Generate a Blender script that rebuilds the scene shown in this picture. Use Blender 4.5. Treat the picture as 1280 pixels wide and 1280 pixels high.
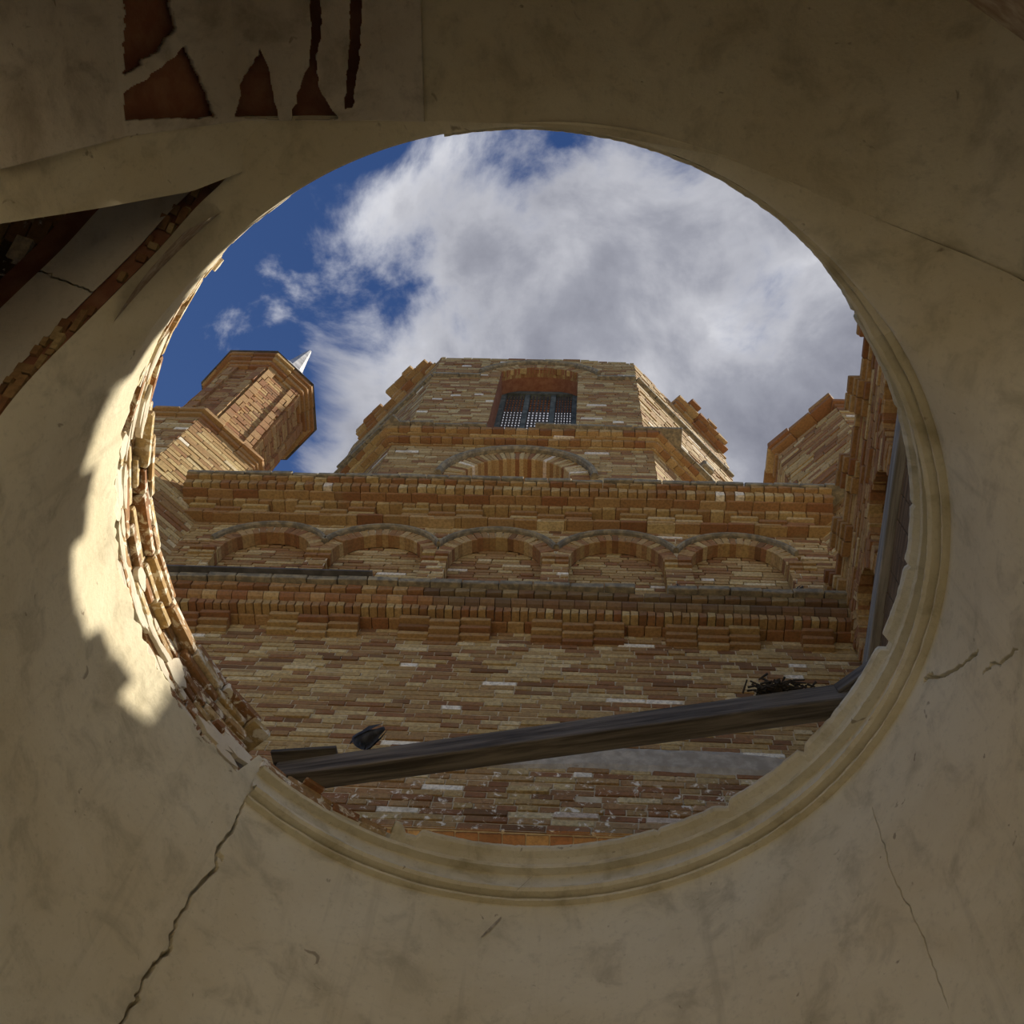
import bpy, bmesh, math, random
import numpy as np
from mathutils import Vector, Matrix, noise

for o in list(bpy.data.objects): bpy.data.objects.remove(o, do_unlink=True)
S = bpy.context.scene
COL = S.collection
random.seed(7); RNG = random.Random(11)

# ------------------------------------------------------------------ camera, sky, sun, exposure
cd = bpy.data.cameras.new('camera'); cam = bpy.data.objects.new('camera', cd); COL.objects.link(cam)
cd.sensor_width = 36; cd.lens = 39.375; cd.clip_start = .05; cd.clip_end = 500
RIGHT = Vector((.9979, 0, .0648)); FWD = Vector((-.0599, .3827, .9219)).normalized()
RIGHT = (RIGHT - FWD*RIGHT.dot(FWD)).normalized(); UPV = RIGHT.cross(FWD)
m = Matrix((RIGHT, UPV, -FWD)).transposed().to_4x4()
cam.matrix_world = m; S.camera = cam
S.view_settings.view_transform = 'Standard'; S.view_settings.look = 'None'
S.view_settings.gamma = 1; S.view_settings.use_curve_mapping = False
S.view_settings.exposure = 0.35

SUN_AZ, SUN_EL = math.radians(14), math.radians(51.2)
sd = bpy.data.lights.new('sun_offscreen', 'SUN'); sd.energy = 6.2; sd.angle = math.radians(.55); sd.color = (1, .93, .80)
sun = bpy.data.objects.new('sun_offscreen', sd); COL.objects.link(sun); sun.location = (30, 8, 40)
sdir = Vector((math.cos(SUN_EL)*math.cos(SUN_AZ), math.cos(SUN_EL)*math.sin(SUN_AZ), math.sin(SUN_EL)))
sun.rotation_euler = sdir.to_track_quat('Z', 'Y').to_euler()

def N(nt, t, **kw):
    n = nt.nodes.new(t)
    for k, v in kw.items():
        if k in ('op', 'operation'): n.operation = v
        elif k == 'blend': n.blend_type = v
        elif isinstance(k, str) and hasattr(n, k) and k not in ('inputs',): setattr(n, k, v)
    return n
def mth(nt, op, a, b=None, c=None, clamp=False):
    n = nt.nodes.new('ShaderNodeMath'); n.operation = op; n.use_clamp = clamp
    for i, v in enumerate((a, b, c)):
        if v is None: continue
        if isinstance(v, (int, float)): n.inputs[i].default_value = v
        else: nt.links.new(v, n.inputs[i])
    return n.outputs[0]
def mixc(nt, fac, a, b, blend='MIX'):
    n = nt.nodes.new('ShaderNodeMix'); n.data_type = 'RGBA'; n.blend_type = blend
    if isinstance(fac, (int, float)): n.inputs[0].default_value = fac
    else: nt.links.new(fac, n.inputs[0])
    for i, v in ((6, a), (7, b)):
        if isinstance(v, tuple): n.inputs[i].default_value = (*v[:3], 1)
        else: nt.links.new(v, n.inputs[i])
    return n.outputs[2]
def noi(nt, vec, scale, detail=4, rough=.55, dist=0):
    n = nt.nodes.new('ShaderNodeTexNoise'); n.inputs['Scale'].default_value = scale
    n.inputs['Detail'].default_value = detail; n.inputs['Roughness'].default_value = rough
    n.inputs['Distortion'].default_value = dist
    if vec is not None: nt.links.new(vec, n.inputs['Vector'])
    return n.outputs[0]
def ramp(nt, fac, stops, interp='LINEAR'):
    r = nt.nodes.new('ShaderNodeValToRGB'); r.color_ramp.interpolation = interp
    el = r.color_ramp.elements
    while len(el) < len(stops): el.new(.5)
    for e, (p, c) in zip(el, stops):
        e.position = p; e.color = (*c, 1) if len(c) == 3 else c
    nt.links.new(fac, r.inputs[0]); return r.outputs[0]
def smooth(nt, v, lo, hi, a=0., b=1.):
    n = nt.nodes.new('ShaderNodeMapRange'); n.interpolation_type = 'SMOOTHSTEP'
    nt.links.new(v, n.inputs[0]); n.inputs[1].default_value = lo; n.inputs[2].default_value = hi
    n.inputs[3].default_value = a; n.inputs[4].default_value = b; return n.outputs[0]

def make_sky():
    w = bpy.data.worlds.new('sky'); S.world = w; w.use_nodes = True; nt = w.node_tree; nt.nodes.clear()
    tc = nt.nodes.new('ShaderNodeTexCoord'); sp = nt.nodes.new('ShaderNodeSeparateXYZ'); nt.links.new(tc.outputs['Generated'], sp.inputs[0])
    z = mth(nt, 'MAXIMUM', sp.outputs[2], .08)
    u = mth(nt, 'DIVIDE', sp.outputs[0], z); v = mth(nt, 'DIVIDE', sp.outputs[1], z)
    cb = nt.nodes.new('ShaderNodeCombineXYZ'); nt.links.new(u, cb.inputs[0]); nt.links.new(v, cb.inputs[1])
    P = cb.outputs[0]
    n1 = noi(nt, P, 7.0, 10, .58, .35)
    n2 = noi(nt, P, 3.2, 4, .5, .2)
    # a cloud bank drifting in from +x, clear air on the -x side, broken edge
    e = mth(nt, 'ADD', mth(nt, 'MULTIPLY', u, 1.0), mth(nt, 'MULTIPLY', v, .42))
    bank = mth(nt, 'SUBTRACT', smooth(nt, e, -.29, .02, -.36, .27), smooth(nt, v, .16, .03, 0, .26))
    d = mth(nt, 'ADD', mth(nt, 'ADD', mth(nt, 'MULTIPLY', mth(nt, 'SUBTRACT', n1, .5), 1.15), mth(nt, 'MULTIPLY', mth(nt, 'SUBTRACT', n2, .5), .6)), bank)
    mask = smooth(nt, d, -.08, .16)
    blue = ramp(nt, sp.outputs[2], [(0, (.20, .32, .52)), (.55, (.085, .16, .36)), (1, (.026, .060, .175))])
    n3 = noi(nt, P, 4.3, 8, .55, .3)
    shade = mth(nt, 'ADD', mth(nt, 'MULTIPLY', n3, .9), mth(nt, 'MULTIPLY', d, -.85))
    cl = ramp(nt, shade, [(.02, (.19, .197, .24)), (.20, (.29, .298, .345)), (.36, (.46, .465, .505)), (.52, (.80, .80, .82))])
    col = mixc(nt, mask, blue, cl)
    bg = nt.nodes.new('ShaderNodeBackground'); nt.links.new(col, bg.inputs[0]); bg.inputs[1].default_value = .92
    o = nt.nodes.new('ShaderNodeOutputWorld'); nt.links.new(bg.outputs[0], o.inputs[0])
make_sky()

# ------------------------------------------------------------------ materials
def new_mat(name, rough=.9):
    m = bpy.data.materials.new(name); m.use_nodes = True; nt = m.node_tree
    b = nt.nodes['Principled BSDF']; b.inputs['Roughness'].default_value = rough
    b.inputs['Specular IOR Level'].default_value = .25
    g = nt.nodes.new('ShaderNodeNewGeometry')
    return m, nt, b, g.outputs['Position']
def bump(nt, b, h, strength=.4, dist=.01):
    n = nt.nodes.new('ShaderNodeBump'); n.inputs['Strength'].default_value = strength; n.inputs['Distance'].default_value = dist
    nt.links.new(h, n.inputs['Height']); nt.links.new(n.outputs[0], b.inputs['Normal'])

def brick_mat(name, single, smear=0.0, gain=1.0):
    m, nt, b, P = new_mat(name)
    if single:
        src = nt.nodes.new('ShaderNodeObjectInfo').outputs['Color']
    else:
        a = nt.nodes.new('ShaderNodeAttribute'); a.attribute_name = 'bc'; src = a.outputs['Color']
    sp = nt.nodes.new('ShaderNodeSeparateColor'); nt.links.new(src, sp.inputs[0])
    g = gain
    c = ramp(nt, sp.outputs[0], [(0, (.13*g, .072*g, .030*g)), (.16, (.29*g, .135*g, .055*g)), (.40, (.37*g, .225*g, .088*g)), (.66, (.48*g, .335*g, .132*g)),
                                 (.88, (.60*g, .455*g, .215*g)), (.965, (.70*g, .57*g, .33*g)), (1, (.90*g, .81*g, .62*g))])
    c = mixc(nt, sp.outputs[1], c, (.33*g, .135*g, .055*g))
    c = mixc(nt, sp.outputs[2], c, (.105, .085, .058))
    n = noi(nt, P, 38, 4, .6); c = mixc(nt, smooth(nt, n, .35, .7, 0, .45), c, (.11*g, .07*g, .035*g), 'MIX')
    n2 = noi(nt, P, 3.0, 4, .6); c = mixc(nt, smooth(nt, n2, .52, .75, 0, .45), c, (.30*g, .22*g, .10*g))
    if smear:
        n3 = noi(nt, P, 14, 6, .65, .6); c = mixc(nt, smooth(nt, n3, .60-smear*.2, .70-smear*.2), c, (.78, .70, .54))
    nt.links.new(c, b.inputs['Base Color']); bump(nt, b, noi(nt, P, 90, 4, .65), .5, .006)
    return m
BR_J = brick_mat('brick_courses_material', False); BR_S = brick_mat('brick_material', True)
BRL_J = brick_mat('limed_brick_courses_material', False, .2); BRL_S = brick_mat('limed_brick_material', True, .2)
RIM_S = brick_mat('rim_brick_material', True, .5, 1.1)


def simple(name, c1, c2, scale=8, rough=.9, bs=.3, bd=.008, det=6, spread=(.35, .7)):
    m, nt, b, P = new_mat(name, rough)
    n = noi(nt, P, scale, det, .6, .3)
    nt.links.new(mixc(nt, smooth(nt, n, *spread), c1, c2), b.inputs['Base Color'])
    bump(nt, b, noi(nt, P, scale*6, 6, .65), bs, bd); return m
MORTAR = simple('mortar', (.45, .355, .21), (.60, .50, .33), 12)
DARKBRICK = simple('bare_red_brick', (.26, .105, .055), (.35, .165, .085), 9)
RUBBLE = simple('brick_rubble', (.30, .20, .11), (.50, .40, .26), 10)
STONE = simple('lichen_stone', (.16, .14, .10), (.34, .28, .17), 14)
GREYPL = simple('grey_render', (.34, .29, .21), (.50, .43, .32), 10, bs=.9)
GROUND = simple('earth_ground', (.24, .19, .125), (.34, .27, .18), 1.2)
METAL = simple('lead_sheet', (.22, .22, .225), (.50, .49, .48), 6, rough=.45)
IRON = simple('dark_flashing', (.06, .055, .05), (.12, .11, .10), 6, rough=.6)
LATT = simple('dark_lattice_wood', (.05, .042, .035), (.10, .085, .07), 6)
FRAMEG = simple('greenish_frame_paint', (.07, .08, .072), (.16, .175, .15), 5)
BIRD = simple('dark_feathers', (.03, .03, .033), (.075, .075, .08), 20, rough=.7)
TWIG = simple('dark_twigs', (.035, .028, .02), (.08, .06, .04), 30)

def wood(name, c1, c2, axis):
    m, nt, b, P = new_mat(name, .85)
    tc = nt.nodes.new('ShaderNodeTexCoord'); mp = nt.nodes.new('ShaderNodeMapping')
    nt.links.new(tc.outputs['Object'], mp.inputs[0]); sc = [28, 28, 28]; sc[axis] = 1.6; mp.inputs['Scale'].default_value = sc
    n = noi(nt, mp.outputs[0], 1.0, 6, .65, .4)
    c = mixc(nt, smooth(nt, n, .3, .7), c1, c2)
    nt.links.new(c, b.inputs['Base Color']); bump(nt, b, n, .8, .006); return m
WOOD = wood('weathered_timber', (.05, .04, .03), (.20, .165, .125), 0)
WOODB = wood('brown_boards', (.07, .045, .025), (.17, .115, .065), 1)
WOODG = wood('grey_timber', (.13, .125, .11), (.30, .285, .255), 1)

def plaster(name, base, dark, warm):
    m, nt, b, P = new_mat(name, .92)
    n1 = noi(nt, P, 1.5, 6, .6, .4); n2 = noi(nt, P, 5, 8, .62, .5); n3 = noi(nt, P, 34, 6, .7)
    c = mixc(nt, smooth(nt, n1, .36, .66), base, warm)
    c = mixc(nt, smooth(nt, n2, .48, .74, 0, .65), c, dark)
    c = mixc(nt, smooth(nt, n3, .52, .8, 0, .5), c, dark)
    vo = noi(nt, P, 11, 3, .5, 1.2); c = mixc(nt, smooth(nt, vo, .70, .76, 0, .7), c, (.22, .16, .10))
    # streaks of run-off water: vertical stretch in world space
    mp = nt.nodes.new('ShaderNodeMapping'); mp.inputs['Scale'].default_value = (9, 9, .7); nt.links.new(P, mp.inputs[0])
    st = noi(nt, mp.outputs[0], 1.0, 4, .6); c = mixc(nt, smooth(nt, st, .56, .74, 0, .35), c, dark)
    nt.links.new(c, b.inputs['Base Color'])
    bump(nt, b, mth(nt, 'ADD', n3, mth(nt, 'MULTIPLY', n2, .8)), .35, .012); return m
PLASTER = plaster('old_lime_plaster', (.70, .62, .43), (.37, .315, .20), (.63, .54, .35))
PLASTER_V = PLASTER   # the vault has the drum's own plaster; only the light differs
PLASTER_W = plaster('pale_arch_plaster', (.72, .65, .51), (.46, .39, .28), (.68, .58, .42))
PLASTER_P = plaster('peeling_grey_plaster', (.66, .59, .47), (.26, .21, .145), (.56, .48, .36))
MOULD = plaster('moulding_plaster', (.70, .63, .46), (.34, .28, .16), (.60, .52, .34))

# ------------------------------------------------------------------ helpers
def link(name, me, mat, parent=None, label=None, cat=None, kind=None, group=None):
    o = bpy.data.objects.new(name, me); COL.objects.link(o)
    if me is not None and mat is not None: me.materials.append(mat)
    if parent is not None: o.parent = parent
    if label: o['label'] = label
    if cat: o['category'] = cat
    if kind: o['kind'] = kind
    if group: o['group'] = group
    return o
def mesh(name, verts, faces, smooth_=False):
    me = bpy.data.meshes.new(name); me.from_pydata([tuple(map(float, v)) for v in verts], [], faces); me.update()
    if smooth_: me.polygons.foreach_set('use_smooth', [True]*len(me.polygons))
    return me
def grid_mesh(name, P, closed_u=False, smooth_=True):
    nu, nv = P.shape[:2]; F = []
    for i in range(nu if closed_u else nu-1):
        j = (i+1) % nu
        for k in range(nv-1): F.append((i*nv+k, j*nv+k, j*nv+k+1, i*nv+k+1))
    return mesh(name, P.reshape(-1, 3), F, smooth_)
BOXF = [(0,1,3,2),(4,6,7,5),(0,4,5,1),(2,3,7,6),(0,2,6,4),(1,5,7,3)]
SG = np.array([(a,b,c) for a in (-1,1) for b in (-1,1) for c in (-1,1)], float)
def boxes_mesh(name, B):
    V = np.concatenate([np.array(b['c'])+SG@np.array(b['h']) for b in B]); F = []
    for i in range(len(B)): F += [tuple(8*i+q for q in f) for f in BOXF]
    me = mesh(name, V, F)
    a = me.attributes.new('bc', 'FLOAT_COLOR', 'POINT')
    col = np.repeat(np.array([(*b['col'], 1.) for b in B], np.float32), 8, 0)
    a.data.foreach_set('color', col.ravel()); return me
def box(name, lo, hi, mat, parent=None, bev=0, **kw):
    bm = bmesh.new(); bmesh.ops.create_cube(bm, size=1)
    lo, hi = Vector(lo), Vector(hi)
    for v in bm.verts: v.co = Vector([(lo[i]+hi[i])/2+v.co[i]*(hi[i]-lo[i]) for i in range(3)])
    if bev: bmesh.ops.bevel(bm, geom=bm.edges[:], offset=bev, segments=1, affect='EDGES')
    me = bpy.data.meshes.new(name); bm.to_mesh(me); bm.free(); return link(name, me, mat, parent, **kw)
def obox(name, c, ax, half, mat, parent=None, bev=0, jit=0, **kw):
    """box with its own axes, geometry in object space (object placed at c)"""
    bm = bmesh.new(); bmesh.ops.create_cube(bm, size=1)
    for v in bm.verts: v.co = Vector([v.co[i]*2*half[i] for i in range(3)])
    if bev: bmesh.ops.bevel(bm, geom=bm.edges[:], offset=bev, segments=1, affect='EDGES')
    if jit:
        for v in bm.verts: v.co += Vector([RNG.uniform(-jit, jit) for _ in range(3)])
    me = bpy.data.meshes.new(name); bm.to_mesh(me); bm.free()
    o = link(name, me, mat, parent, **kw)
    X, Y, Z = [Vector(a).normalized() for a in ax]
    M = Matrix((X, Y, Z)).transposed().to_4x4(); M.translation = Vector(c); o.matrix_world = M; return o
def unit_brick():
    bm = bmesh.new(); bmesh.ops.create_cube(bm, size=2)
    bmesh.ops.bevel(bm, geom=bm.edges[:], offset=.07, segments=1, affect='EDGES')
    r = random.Random(3)
    for v in bm.verts: v.co += Vector([r.uniform(-.03, .03) for _ in range(3)])
    me = bpy.data.meshes.new('brick'); bm.to_mesh(me); bm.free(); return me
UNITS = {}
def unit(mat):
    if mat.name not in UNITS:
        me = unit_brick(); me.materials.append(mat); UNITS[mat.name] = me
    return UNITS[mat.name]
def singles(B, name, parent, mat):
    me = unit(mat)
    for b in B:
        o = bpy.data.objects.new(name, me); COL.objects.link(o); o.parent = parent
        H = b['h']; M = Matrix([[H[j][i] for j in range(3)]+[b['c'][i]] for i in range(3)]+[[0,0,0,1]])
        o.matrix_basis = M; o.color = (*b['col'], 1)
def seen_size(b):
    p = Vector(b['c']); d = p.dot(FWD); x = p.dot(RIGHT)/d; y = p.dot(UPV)/d
    if ((x-.018)/.335)**2+((y-.02)/.325)**2 > 1.0: return 0
    L = max(Vector(b['h'][0]).length, .01)
    return L/d**2
def emit(B, parent, name, joined, mat_s, mat_j, n=300, need=None):
    """the n that show largest become objects of their own, the rest one joined part"""
    if len(B) <= n: singles(B, name, parent, mat_s); return
    S_ = sorted(B, key=lambda b: -seen_size(b)); singles(S_[:n], name, parent, mat_s)
    o = link(joined, boxes_mesh(joined, S_[n:]), mat_j, parent, kind='stuff')
class Face:
    """a vertical wall plane: u along it, p out of it, z up"""
    def __init__(s, o, u, n):
        s.o = np.array([o[0], o[1], 0.]); s.u = np.array([u[0], u[1], 0.]); s.n = np.array([n[0], n[1], 0.])
        s.u /= np.linalg.norm(s.u); s.n /= np.linalg.norm(s.n)
    def pt(s, u, p, z): return s.o+s.u*u+s.n*p+np.array([0, 0, z])
    def brick(s, u0, u1, p0, p1, z0, z1, col, rot=0):
        c = s.pt((u0+u1)/2, (p0+p1)/2, (z0+z1)/2); Z = np.array([0, 0, 1.])
        U = s.u*math.cos(rot)+Z*math.sin(rot); W = Z*math.cos(rot)-s.u*math.sin(rot)
        return dict(c=tuple(c), h=(tuple(U*(u1-u0)/2), tuple(s.n*(p1-p0)/2), tuple(W*(z1-z0)/2)), col=col)
def bcol(red=0., soot=0., lo=.0, hi=.93):
    r = RNG.uniform(lo, hi) if RNG.random() > .022 or hi < .9 else 1.0
    return (r, max(0, min(1, red+RNG.uniform(-.18, .18))) if red else 0., max(0, min(1, soot+RNG.uniform(-.15, .25))) if soot else 0.)
def courses(F, z0, z1, ch, bl, spans, dep=.1, jit=.006, joint=.012, colf=None, p=0., drop=0.):
    """running-bond brick courses; spans(z) gives the intervals of u that are wall at height z"""
    out = []; n = int(round((z1-z0)/ch)); ch = (z1-z0)/n
    for k in range(n):
        z = z0+k*ch; hdr = RNG.random() < .5
        for (a, b) in spans(z+ch/2):
            if b-a < .02: continue
            u = a-RNG.random()*bl*.9
            while u < b:
                L = bl*(.5 if RNG.random() < (.75 if hdr else .2) else 1)*RNG.uniform(.94, 1.06)
                q0, q1 = max(u, a), min(u+L, b)
                if q1-q0 > .03 and RNG.random() >= drop:
                    t = RNG.uniform(-.0035, .0035); jj = abs(RNG.gauss(0, jit))-.003
                    out.append(F.brick(q0+joint/2, q1-joint/2, p-dep, p+jj, z+joint/2+t, z+ch-joint/2+t, (colf or (lambda z: bcol()))(z), RNG.gauss(0, .002)))
                u += L
    return out
def row(F, u0, u1, w, p0, p1, z0, z1, colf, joint=.01, jit=.004):
    out = []; n = max(1, int(round((u1-u0)/w))); w = (u1-u0)/n
    for i in range(n):
        t = RNG.gauss(0, jit); out.append(F.brick(u0+i*w+joint/2, u0+(i+1)*w-joint/2, p0, p1+t, z0+joint/3, z1-joint/3, colf()))
    return out
def arch_hole(c, r, spring, bottom):
    def f(z):
        if z < bottom or z > spring+r: return None
        if z <= spring: return (c-r, c+r)
        w = math.sqrt(max(0, r*r-(z-spring)**2)); return (c-w, c+w)
    return f
def cut(u0, u1, holes):
    def f(z):
        iv = [(u0, u1)]
        for h in holes:
            q = h(z)
            if not q: continue
            nw = []
            for a, b in iv:
                if q[1] <= a or q[0] >= b: nw.append((a, b)); continue
                if q[0] > a: nw.append((a, q[0]))
                if q[1] < b: nw.append((q[1], b))
            iv = nw
        return iv
    return f
def voussoirs(F, c, r, spring, thick, p0, p1, n, colf, a0=0, a1=math.pi):
    out = []
    for i in range(n):
        a = a0+(i+.5)/n*(a1-a0); rr = r+thick/2; w = rr*(a1-a0)/n*.9
        ctr = F.pt(c+rr*math.cos(a), (p0+p1)/2, spring+rr*math.sin(a)); Z = np.array([0, 0, 1.])
        R = F.u*math.cos(a)+Z*math.sin(a); T = -F.u*math.sin(a)+Z*math.cos(a)
        out.append(dict(c=tuple(ctr), h=(tuple(R*thick/2), tuple(F.n*((p1-p0)/2+RNG.gauss(0, .003))), tuple(T*w/2)), col=colf()))
    return out
def arc_bar(F, c, r, spring, t, p0, p1, n=24, a0=0, a1=math.pi, name='hood_mould'):
    """a continuous curved moulding bar of rounded section"""
    sec = [(0, p0), (0, p0+(p1-p0)*.7), (t*.25, p1), (t*.75, p1), (t, p0+(p1-p0)*.7), (t, p0)]
    P = np.zeros((n+1, len(sec), 3))
    for i in range(n+1):
        a = a0+i/n*(a1-a0)
        for k, (dr, p) in enumerate(sec): P[i, k] = F.pt(c+(r+dr)*math.cos(a), p, spring+(r+dr)*math.sin(a))
    me = grid_mesh(name, P, False, False); k = len(sec)
    V = [tuple(v.co) for v in me.vertices]; Fq = [tuple(p.vertices) for p in me.polygons]+[tuple(range(k)), tuple(range(n*k+k-1, n*k-1, -1))]
    return mesh(name, V, Fq)
def wall_with_hole(F, u0, u1, z0, z1, hole, p, n=28):
    """backing sheet between u0..u1 with one arched hole (c, r, spring, bottom)"""
    c, r, sp, bt = hole; V = []; Fc = []
    inner = [(c-r, bt), (c-r, sp)]+[(c-r*math.cos(math.pi*i/n), sp+r*math.sin(math.pi*i/n)) for i in range(1, n)]+[(c+r, sp), (c+r, bt)]
    outer = []
    for k, (u, z) in enumerate(inner):
        if k == 0: outer.append((u0, bt))
        elif k == len(inner)-1: outer.append((u1, bt))
        else:
            t = (k-1)/(len(inner)-3); outer.append((u0+(u1-u0)*min(1, max(0, (t-.2)/.6)), z1 if .2 <= t <= .8 else bt+(z1-bt)*(t/.2 if t < .2 else (1-t)/.2)))
    V = [F.pt(u, p, z) for u, z in inner]+[F.pt(u, p, z) for u, z in outer]; m_ = len(inner)
    for k in range(m_-1): Fc.append((k, k+1, m_+k+1, m_+k))
    if bt > z0:
        b = len(V); V += [F.pt(u0, p, z0), F.pt(u1, p, z0), F.pt(u1, p, bt), F.pt(u0, p, bt)]; Fc.append((b, b+1, b+2, b+3))
    return V, Fc
def sheet(F, u0, u1, z0, z1, p): return [F.pt(u0, p, z0), F.pt(u1, p, z0), F.pt(u1, p, z1), F.pt(u0, p, z1)]

# ------------------------------------------------------------------ ground
fl = link('floor', mesh('floor', [(-40,-40,-1.6),(40,-40,-1.6),(40,40,-1.6),(-40,40,-1.6)], [(0,1,2,3)]), GROUND, label='bare brown earth ground under the ruined church', cat='ground', kind='structure')

PAVE_BOUNCE = simple('pale_bounce_flagstone', (.50, .43, .31), (.62, .54, .40), 2.0)
box('added_bounce_paving', (-9, -14, -1.62), (9, 3.2, -1.58), PAVE_BOUNCE, fl)  # added unseen pale slab, bounces daylight up into drum and vault

# ------------------------------------------------------------------ round drum wall that carries the broken ring
CX, CY, R0 = -.25, 2.01, 1.735
TAB = [(-91,1.748,4.45),(-65.7,1.80,4.40),(-55.8,1.85,4.35),(-47,1.945,4.25),(-40,2.07,4.12),(-36,2.17,3.95),(-32,2.24,3.65),(-27,2.22,3.2),(-20,2.05,2.75),
       (-8,1.86,2.3),(10,1.745,1.8),(25,1.735,1.4),(90,1.735,1.4),(160,1.735,1.4),(176,1.735,1.8),(190,1.75,2.4),(200,1.83,3.0),(208,1.92,3.5),(214,1.90,3.9),(224,1.88,4.2),(232,1.92,4.35),(236.4,1.895,4.4),
       (239.2,2.05,4.35),(253.5,1.83,4.45),(269,1.748,4.45)]
TA = np.array(TAB, float)
_g = np.linspace(-91, 269, 721); _k = np.exp(-(np.arange(-12, 13)*.5/2.6)**2/2); _k /= _k.sum()
_sm = lambda c: np.convolve(np.pad(np.interp(_g, TA[:, 0], TA[:, c]), 12, mode='wrap'), _k, 'valid')
_R, _Z = _sm(1), _sm(2)
def rbf(az): return float(np.interp(az, _g, _R))
def zbf(az): return float(np.interp(az, _g, _Z))
def zdf(az): zb = zbf((az+91) % 360-91); return max(4.14, zb+.35*(4.5-zb))
def cyl(az, r, z): a = math.radians(az); return (CX+r*math.cos(a), CY+r*math.sin(a), z)
def rag(az, s=0.): return noise.noise(Vector((az*.16+s, 3.1, 0)))*.6+noise.noise(Vector((az*.7+s, 7.7, 0)))*.4
BROKE0, BROKE1 = 137.5, 234.
def ztop(az):
    if BROKE0 < az < BROKE1:
        f = min(1, (az-BROKE0)/2, (BROKE1-az)/34); return 4.50-f*(.20+.10*rag(az))
    return 4.5
drum = link('wall_drum', None, None, label='round plastered drum wall around the open oculus, with a ring moulding', cat='wall', kind='structure')
# cracks: polylines (azimuth, height), half width and depth in metres, cut as real grooves into the plaster
CR = [([(136.3,4.16),(136.3,4.094),(136.1,3.958),(137,3.815),(136.1,3.723),(137.4,3.555),(137.8,3.416),(137.9,3.303),(137.2,3.237),(138.3,3.129),(138.5,3.045),(138.3,2.956),(138.7,2.841),(138.5,2.744)], .0085, .060),
      ([(13.2,4.112),(10.7,4.009),(7.9,3.902),(5,3.826),(1.8,3.751)], .0065, .045), ([(13.6,4.105),(12.2,4.085),(11.4,4.06)], .009, .04),
      ([(3.4,3.672),(1.5,3.619),(-1,3.529),(-3.6,3.462)], .0055, .04),
      ([(30.9,3.895),(31.2,3.703),(31.4,3.588),(31.3,3.449),(31,3.316),(30.6,3.184),(30.4,3.046),(30.7,2.963),(30.7,2.844)], .0030, .025),
      ([(137.2,3.82),(136.2,3.80),(135.7,3.78)], .006, .03)]
def groove(AZ, Z):
    """outward depth of the cracks at each grid point"""
    out = np.zeros_like(AZ); rg = random.Random(21)
    for pts, w, dep in CR:
        L = []
        for (a0, z0), (a1, z1) in zip(pts[:-1], pts[1:]):
            for t in np.linspace(0, 1, 5)[:-1]: L.append((a0+(a1-a0)*t+rg.gauss(0, .14), z0+(z1-z0)*t+rg.gauss(0, .004)))
        L.append(pts[-1]); L = np.array(L); x, y = np.radians(L[:, 0])*R0, L[:, 1]
        lo, hi = L.min(0)-(.8, .03), L.max(0)+(.8, .03)
        ii = np.where((AZ > lo[0]) & (AZ < hi[0]) & (Z > lo[1]) & (Z < hi[1])); px, py = np.radians(AZ[ii])*R0, Z[ii]; best = np.zeros(len(px))
        for i in range(len(L)-1):
            dx, dy = x[i+1]-x[i], y[i+1]-y[i]; t = np.clip(((px-x[i])*dx+(py-y[i])*dy)/(dx*dx+dy*dy+1e-12), 0, 1)
            hw = w*rg.uniform(.55, 1.15)*(1 if 0 < i < len(L)-2 else .5); d = np.hypot(px-x[i]-t*dx, py-y[i]-t*dy)
            best = np.maximum(best, np.clip((hw-d)/(hw*.35), 0, 1))
        out[ii] = np.maximum(out[ii], best*dep)
    return out
azs = np.unique(np.round(np.concatenate([np.linspace(-91, 269, 661), np.arange(134.8, 139.6, .06), np.arange(-5, 14.6, .10), np.arange(29.7, 32.1, .045)]), 3)); nu = len(azs)-1
vs = np.unique(np.round(np.concatenate([np.linspace(0, .62, 270), np.linspace(.62, 1, 16)]), 5)); nv = len(vs)-1
P = np.zeros((nu+1, nv+1, 3)); ca, sa = np.cos(np.radians(azs)), np.sin(np.radians(azs))
RR = np.zeros((nu+1, nv+1)); ZZ = np.zeros((nu+1, nv+1))
for i, az in enumerate(azs):
    az = float(az); rb = rbf(az); zb = zbf(az); zt = max(ztop(az), zb+.01); zd = min(zdf(az), zt)
    z = zt+(zb-zt)*vs; g = np.clip((zd-z)/max(.02, zd-zb), 0, None)**1.25
    zk = np.linspace(z[0], z[-1], 40); nk = [noise.noise(Vector((ca[i]*3, sa[i]*3, q*2))) for q in zk]
    RR[i] = R0+(rb-R0)*g+.004*np.interp(z, zk[::-1], nk[::-1]); ZZ[i] = z
    if BROKE0 < az < BROKE1: RR[i, 0] += .012
RR += groove(np.repeat(azs[:, None], nv+1, 1), ZZ)
P[..., 0] = CX+RR*ca[:, None]; P[..., 1] = CY+RR*sa[:, None]; P[..., 2] = ZZ
link('plaster_surface', grid_mesh('plaster_surface', P), PLASTER, drum)
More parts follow.
